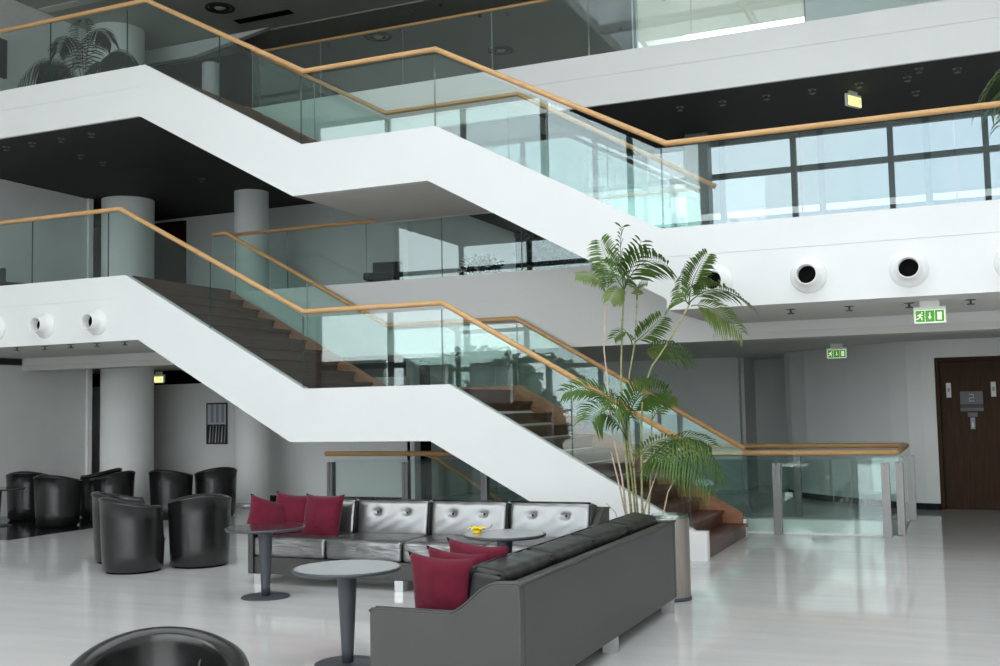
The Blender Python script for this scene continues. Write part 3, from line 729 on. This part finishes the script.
spots = [(-8.58, 9.46, 62, 'black tub armchair in the middle group, front one seen from behind on the left'),
         (-8.13, 10.03, 140, 'black tub armchair in the middle group, right one nearest the far sofa'),
         (-9.28, 10.07, 40, 'black tub armchair in the middle group, almost hidden behind its left neighbour'),
         (-13.32, 13.0, 100, 'black tub armchair on the dark floor seen from behind, beside the left table'),
         (-12.95, 13.78, 185, 'black tub armchair on the dark floor, directly right of the back-turned one'),
         (-13.85, 14.45, 200, 'black tub armchair on the dark floor, rearmost below the thick column'),
         (-14.75, 13.75, 120, 'black tub armchair behind the left table, at the left picture edge'),
         (-12.30, 14.45, 95, 'black tub armchair seen from behind in front of the framed picture wall, left of two'),
         (-11.86, 15.05, 150, 'black tub armchair beside the slim column, right of two')]
for x, y, a, l in spots: dup(ch, (x, y, 0), R_(a), l).scale = (1, 1, 1)

# first floor chairs and tables
mat('matt_black', (.02, .02, .022), .75, spec=.15)
o = thing('lounge_chair', 'dark square-backed chair behind the rear first floor glass railing', 'chair', (-8.78, 15.5, 3.705), R_(12))
MB().box(-.26, .26, .16, .24, .16, .49).build('backrest', 'matt_black', o, bevel=.02)
MB().box(-.27, .27, -.3, .2, .14, .26).build('seat', 'matt_black', o, bevel=.02)
for sx in (-1, 1):
    for sy in (-.24, .18): MB().box(sx*.22-.015, sx*.22+.015, sy-.015, sy+.015, 0, .15).build('leg', 'steel', o)
c2 = dup(o, (-14.75, 13.3, 3.714), R_(160), 'dark low chair on the left first floor gallery beside the round table')
table(-15.25, 12.6, 'dark round table on the first floor gallery at the left edge', 'black_gloss', .3, .5).location.z = 3.714

# bin ------------------------------------------------------------------
o = thing('waste_bin', 'brushed steel cylindrical bin between the near sofa and the stair foot', 'bin', (-2.50, 9.47, 0))
MB().lathe([(0, .004), (.165, .004), (.17, .03), (.17, .70), (.172, .712), (.166, .718), (.158, .712), (.158, .40), (0, .40)], (0, 0, 0), 40).build('body', 'bin_steel', o)
MB().lathe([(.172, .0), (.175, .0), (.175, .03), (.171, .032)], (0, 0, 0), 40).build('base_ring', 'slate_metal', o)
MB().lathe([(.150, .66), (.156, .72), (.160, .745), (.157, .745), (.150, .70)], (0, 0, 0), 40).build('liner', 'rail_glass', o)

# ================================================================== PLANTS
def frond(b, c, t, ll, droop=.4, n=22, mat_='leaf', width=.022, parent=None, name='frond', start=.12, seed=0, roll=0, hang=0):
    """pinnate leaf along the bezier b-c-t; ll = leaflet length"""
    rnd = random.Random(seed); b, c, t = V(b), V(c), V(t); mb = MB()
    B = lambda s: b*(1-s)**2 + c*2*s*(1-s) + t*s*s
    spine = [B(i/12) for i in range(13)]
    mb.tube(spine, [.007*(1-.8*i/12) for i in range(13)], 5)
    for i in range(n):
        s = start + (1-start)*(i+.5)/n; p = B(s); tg = (B(min(1, s+.02))-B(s-.02)).normalized()
        up = V((0, 0, 1)); side = tg.cross(up)
        side = side.normalized() if side.length > .15 else V((1, 0, 0))
        nrm = side.cross(tg).normalized()
        if roll: side, nrm = side*math.cos(roll)+nrm*math.sin(roll), nrm*math.cos(roll)-side*math.sin(roll)
        l = ll*(.55+.45*math.sin(math.pi*min(1, (s*.95+.08))))*rnd.uniform(.88, 1.08)
        for sg in (-1, 1):
            d = (side*sg*.86 + tg*.62 + nrm*rnd.uniform(.0, .22) - V((0, 0, hang))).normalized()
            wv = d.cross(nrm).normalized()*width*.5
            if wv.length < 1e-6: continue
            q0 = p; q1 = p+d*l*.4; q2 = p+d*l*.75-V((0, 0, droop*l*.22)); q3 = p+d*l*.97-V((0, 0, droop*l*.55))
            fold = nrm*width*.12
            vs = [q0, q1-wv, q1+fold, q1+wv, q2-wv*.8, q2+fold, q2+wv*.8, q3]
            mb.add(vs, [(0, 1, 2), (0, 2, 3), (1, 4, 5, 2), (2, 5, 6, 3), (4, 7, 5), (5, 7, 6)], 0, True)
    # end pair
    return mb.build(name, mat_, parent)

palm = thing('potted_palm', 'tall bamboo palm with bare canes rising behind the corner of the two sofas', 'plant', (0, 0, 0))
YP = 10.75
MB().lathe([(0, 0), (.20, 0), (.26, .42), (.27, .44), (.245, .44), (.24, .38)], (-3.12, YP, 0), 32).build('planter', 'pot', palm)
MB().lathe([(0, .39), (.243, .385)], (-3.12, YP, 0), 24).build('soil', 'soil', palm)
def cane(pts, r=.013, m='cane', Y=YP, dy=0):
    P = [at(x, y, Y + dy*(i/(len(pts)-1))) for i, (x, y) in enumerate(pts)]
    mb = MB(); mb.tube(P, [r*(1-.35*i/(len(P)-1)) for i in range(len(P))], 7)
    L_ = 0
    for a, b in zip(P[:-1], P[1:]):
        k = max(1, int((b-a).length/.14))
        for j in range(k):
            c = a.lerp(b, (j+.5)/k); mb.tube([c-V((0, 0, .006)), c+V((0, 0, .006))], r*1.22, 7)
    return mb.build('cane', m, palm)
cane([(634, 540), (627, 470), (622, 415), (621, 370), (622, 330), (624, 290)], .014)
cane([(630, 540), (622, 478), (612, 430), (608, 386), (604, 350), (606, 296)], .011, 'dry_cane', dy=-.1)
cane([(640, 540), (634, 470), (628, 420), (629, 376), (635, 342), (637, 300)], .011, dy=.1)
cane([(644, 540), (642, 500), (641, 430), (643, 390), (652, 366), (670, 340), (689, 305)], .013, dy=-.15)
cane([(638, 540), (632, 480), (627, 440)], .012, dy=.1)
cane([(648, 535), (650, 490), (652, 420), (653, 395)], .010, dy=.05)
cane([(640, 535), (645, 508), (650, 492), (657, 472)], .010, 'dry_cane')
cane([(658, 530), (664, 511), (668, 492), (676, 477)], .009, 'dry_cane', dy=-.1)
cane([(629, 530), (618, 480), (611, 452)], .010, 'dry_cane', dy=-.1)
cane([(622, 530), (615, 512), (606, 503)], .006, 'dry_cane', dy=-.1)
def fr(bp, cp, tp, ll, dY=(0, 0, 0), **k):
    global _fs; _fs += 1
    k.setdefault('roll', (.75, 1.0, .55)[_fs % 3])
    return frond(at(*bp, YP+dY[0]), at(*cp, YP+dY[1]), at(*tp, YP+dY[2]), ll, parent=palm, seed=_fs, **k)
_fs = 0
# top crown (left cane)
fr((607, 297), (600, 272), (576, 275), .13, (0, -.1, -.25), mat_='young_leaf', droop=.9, n=18)
fr((607, 297), (612, 262), (598, 262), .20, (0, .1, .3), mat_='leaf', droop=.8)
fr((624, 290), (606, 262), (600, 240), .26, (0, .2, .35), mat_='leaf')
fr((624, 290), (618, 250), (622, 226), .20, (0, .05, .05), mat_='leaf', n=12)
fr((624, 290), (632, 262), (642, 240), .22, (0, -.15, -.3), mat_='leaf', n=10)
fr((624, 290), (640, 248), (668, 266), .33, (0, -.2, -.5), n=24, width=.028)
fr((624, 290), (630, 270), (608, 256), .28, (0, -.2, -.4), n=18, mat_='leaf')
fr((624, 290), (618, 285), (610, 300), .16, (0, -.1, -.2), droop=.9, mat_='young_leaf')
fr((637, 300), (634, 282), (648, 282), .12, (0, 0, .2), mat_='young_leaf', n=12)
fr((637, 300), (640, 285), (628, 282), .12, (0, 0, -.2), mat_='young_leaf', n=12)
# middle
fr((633, 348), (628, 322), (614, 338), .16, (0, -.1, -.2), n=14)
fr((635, 342), (645, 335), (662, 317), .22, (0, -.1, -.2), n=18)
fr((645, 352), (668, 340), (692, 357), .20, (0, -.1, -.35), n=16, droop=.9)
fr((645, 352), (655, 345), (660, 350), .16, (0, .1, .2), n=12, droop=.8, mat_='young_leaf')
# right crown
fr((689, 305), (690, 275), (708, 254), .20, (0, -.1, -.2), n=22)
fr((689, 305), (678, 290), (684, 268), .20, (0, .1, .3), n=16)
fr((689, 303), (715, 275), (750, 305), .27, (0, -.2, -.5), n=24, width=.026)
fr((691, 306), (712, 300), (742, 333), .25, (0, .1, .1), n=20, droop=.9, mat_='young_leaf')
fr((690, 304), (675, 292), (668, 310), .16, (0, 0, .2), n=12)
# lower crowns
fr((627, 440), (612, 375), (565, 392), .34, (0, -.1, -.3), n=26, width=.028)
fr((627, 440), (604, 395), (590, 420), .34, (0, -.2, -.4), n=22, droop=.8)
fr((628, 420), (635, 385), (666, 392), .30, (0, -.1, -.3), n=22, width=.026)
fr((628, 420), (640, 382), (650, 380), .26, (0, .2, .5), n=18)
fr((627, 430), (625, 385), (612, 410), .28, (0, -.3, -.5), n=20, droop=.8)
fr((652, 420), (662, 400), (672, 395), .16, (0, 0, -.1), n=12, mat_='young_leaf')
fr((632, 470), (648, 430), (690, 440), .16, (0, -.1, -.2), n=20, mat_='young_leaf')
fr((640, 470), (690, 405), (722, 472), .34, (0, -.1, -.3), n=24, width=.020, droop=.9, roll=.2, hang=.8)
fr((640, 472), (672, 425), (712, 488), .34, (0, -.3, -.6), n=24, width=.020, droop=.9, roll=.2, hang=.8)
fr((641, 470), (680, 420), (712, 446), .26, (0, .15, .3), n=22, droop=.8)
fr((643, 474), (668, 440), (698, 496), .28, (0, -.2, -.2), n=20, width=.020, droop=1.0, roll=.2, hang=.6)

def small_palm(name, label, base, fronds, m='silhouette_leaf', ll=.4, group=None):
    o = thing(name, label, 'plant', base, 0, group)
    MB().lathe([(0, 0), (.16, 0), (.2, .32), (.18, .32), (.17, .28), (0, .28)], (0, 0, 0), 20).build('planter', 'pot', o)
    k = 0
    for az, reach, hi, end in fronds:
        k += 1; u = V((math.cos(az), math.sin(az), 0))
        frond(V((0, 0, .3)), u*reach*.45+V((0, 0, hi)), u*reach+V((0, 0, end)), ll, n=26, mat_=m, parent=o, seed=k+50, width=.03, droop=.9)
    return o
pl = thing('potted_palm', 'dark arching palm behind the top left glass railing', 'plant', (0, 0, 0))
pb = at(84, 78, 13.0)
MB().lathe([(0, 0), (.16, 0), (.2, .32), (.18, .32), (.17, .28), (0, .28)], (pb.x, 13.0, 6.72), 20).build('planter', 'pot', pl)
for q, (c, t, dy, l, hg) in enumerate([((48, 30), (18, 84), -.6, .42, 1.2), ((62, 40), (40, 80), .2, .40, 1.2), ((120, 22), (140, 68), -.6, .42, 1.2), ((112, 40), (122, 70), .1, .36, 1.2),
                          ((66, 6), (58, 52), .8, .36, .5), ((88, 0), (112, 42), .9, .36, .5), ((80, 10), (84, 20), .7, .30, .2), ((100, 50), (100, 66), -.8, .3, 1)]):
    frond(V((pb.x, 13.0, 6.98)), at(*c, 13+dy*.5), at(*t, 13+dy), l, n=30, mat_='silhouette_leaf', parent=pl, seed=70+q, width=.034, droop=.9, hang=hg, roll=.2)
small_palm('potted_palm', 'palm on the right gallery whose fronds hang past the right picture edge', (1.30, 12.5, 3.71),
           [(3.14, 1.1, 2.2, 1.1), (3.6, 1.1, 1.9, .9), (2.6, 1.0, 1.8, 1.0), (0, 1, 1.6, 1.0), (1.5, .9, 1.9, 1.3), (4.7, 1, 1.5, .9)], 'leaf', .4)
small_palm('potted_palm', 'palm high on the right whose leaf tips hang into the top right corner', (.95, 15.3, 6.72),
           [(3.3, 1.1, 1.7, .9), (3.9, 1.2, 1.5, .3), (2.6, 1.0, 1.8, 1.0), (0, 1, 1.6, 1.0), (1.5, .9, 1.9, 1.3), (4.4, 1.1, 1.5, .3)], 'leaf', .45)
def bush(name, label, loc, s, n, m, seed, cat='plant', group=None, leafs=.09, trunk=0):
    rnd = random.Random(seed); o = thing(name, label, cat, loc, 0, group); mb = MB()
    for i in range(n):
        while 1:
            p = V((rnd.uniform(-1, 1), rnd.uniform(-1, 1), rnd.uniform(-1, 1)))
            if .35 < p.length < 1: break
        c = V((p.x*s[0], p.y*s[1], trunk+s[2]+p.z*s[2])); d = V((rnd.uniform(-1, 1), rnd.uniform(-1, 1), rnd.uniform(-.8, .6))).normalized()
        u = d.cross(V((rnd.uniform(-1, 1), .3, 1))).normalized()*leafs*.3; l = leafs*rnd.uniform(.7, 1.3)
        mb.add([c, c+d*l*.5-u, c+d*l, c+d*l*.5+u], [(0, 1, 2, 3)])
    mb.build('foliage', m, o)
    MB().tube([(0, 0, 0), (.02, 0, trunk+s[2]*.6), (0, .03, trunk+s[2]*1.3)], [max(.02, s[0]*.06), s[0]*.05+.01, .01], 8).build('trunk', 'trunk', o)
    return o
bush('leafy_plant', 'tall dark leafy plant behind the rear first floor railing', (-6.3, 15.9, 3.7), (.22, .26, .48), 700, 'silhouette_leaf', 3)
bush('leafy_plant', 'low dark shrub behind the rear first floor railing, left of the tall one', (-7.0, 15.5, 3.7), (.36, .25, .22), 500, 'silhouette_leaf', 4)
bush('leafy_plant', 'dark bushy plant behind the rear first floor railing, right of the tall one', (-5.70, 15.5, 3.7), (.22, .22, .36), 500, 'silhouette_leaf', 5)

# ================================================================== OUTDOORS
struct(MB().box(-70, 60, -45, YF-.3, -.4, -.05).build('ground_terrace', 'terrace'))
struct(MB().box(-300, 300, -400, -45, -3, -1.5).build('ground_sea', 'sea'))
struct(MB().box(-90, 60, 26, 120, -.4, -.05).build('ground_garden', 'terrace'))
for i, (x, y, s) in enumerate([(-19.5, 32, 2.6), (-14.5, 38, 3.0), (-12.3, 30.5, 2.0)]):
    bush('garden_tree', ['tree outside the far window, leftmost crown', 'tree outside the far window, middle crown', 'tree outside the far window, rightmost crown'][i], (x, y, 0), (s, s, 2.6), 5000, 'tree_leaf', 20+i, 'tree', None, .42, 3.0)
for i, (x, y, s, t, l) in enumerate([(-17, -13, 2.6, .6, 'broad leafy tree on the terrace, leftmost of those mirrored in the stair glass'), (-11.8, -15, 1.5, 3.2, 'tall trunked tree on the terrace mirrored in the stair glass, middle one'), (-8.6, -18, 1.8, 3.9, 'tall trunked tree on the terrace mirrored in the stair glass, rightmost one'), (-14, -11, 1.1, .1, 'low shrub on the terrace mirrored in the lower stair glass')]):
    bush('terrace_tree', l, (x, y, -.05), (s, s*.7, min(1.75, s)), 3500, 'tree_leaf', 40+i, 'tree', None, .5, t)
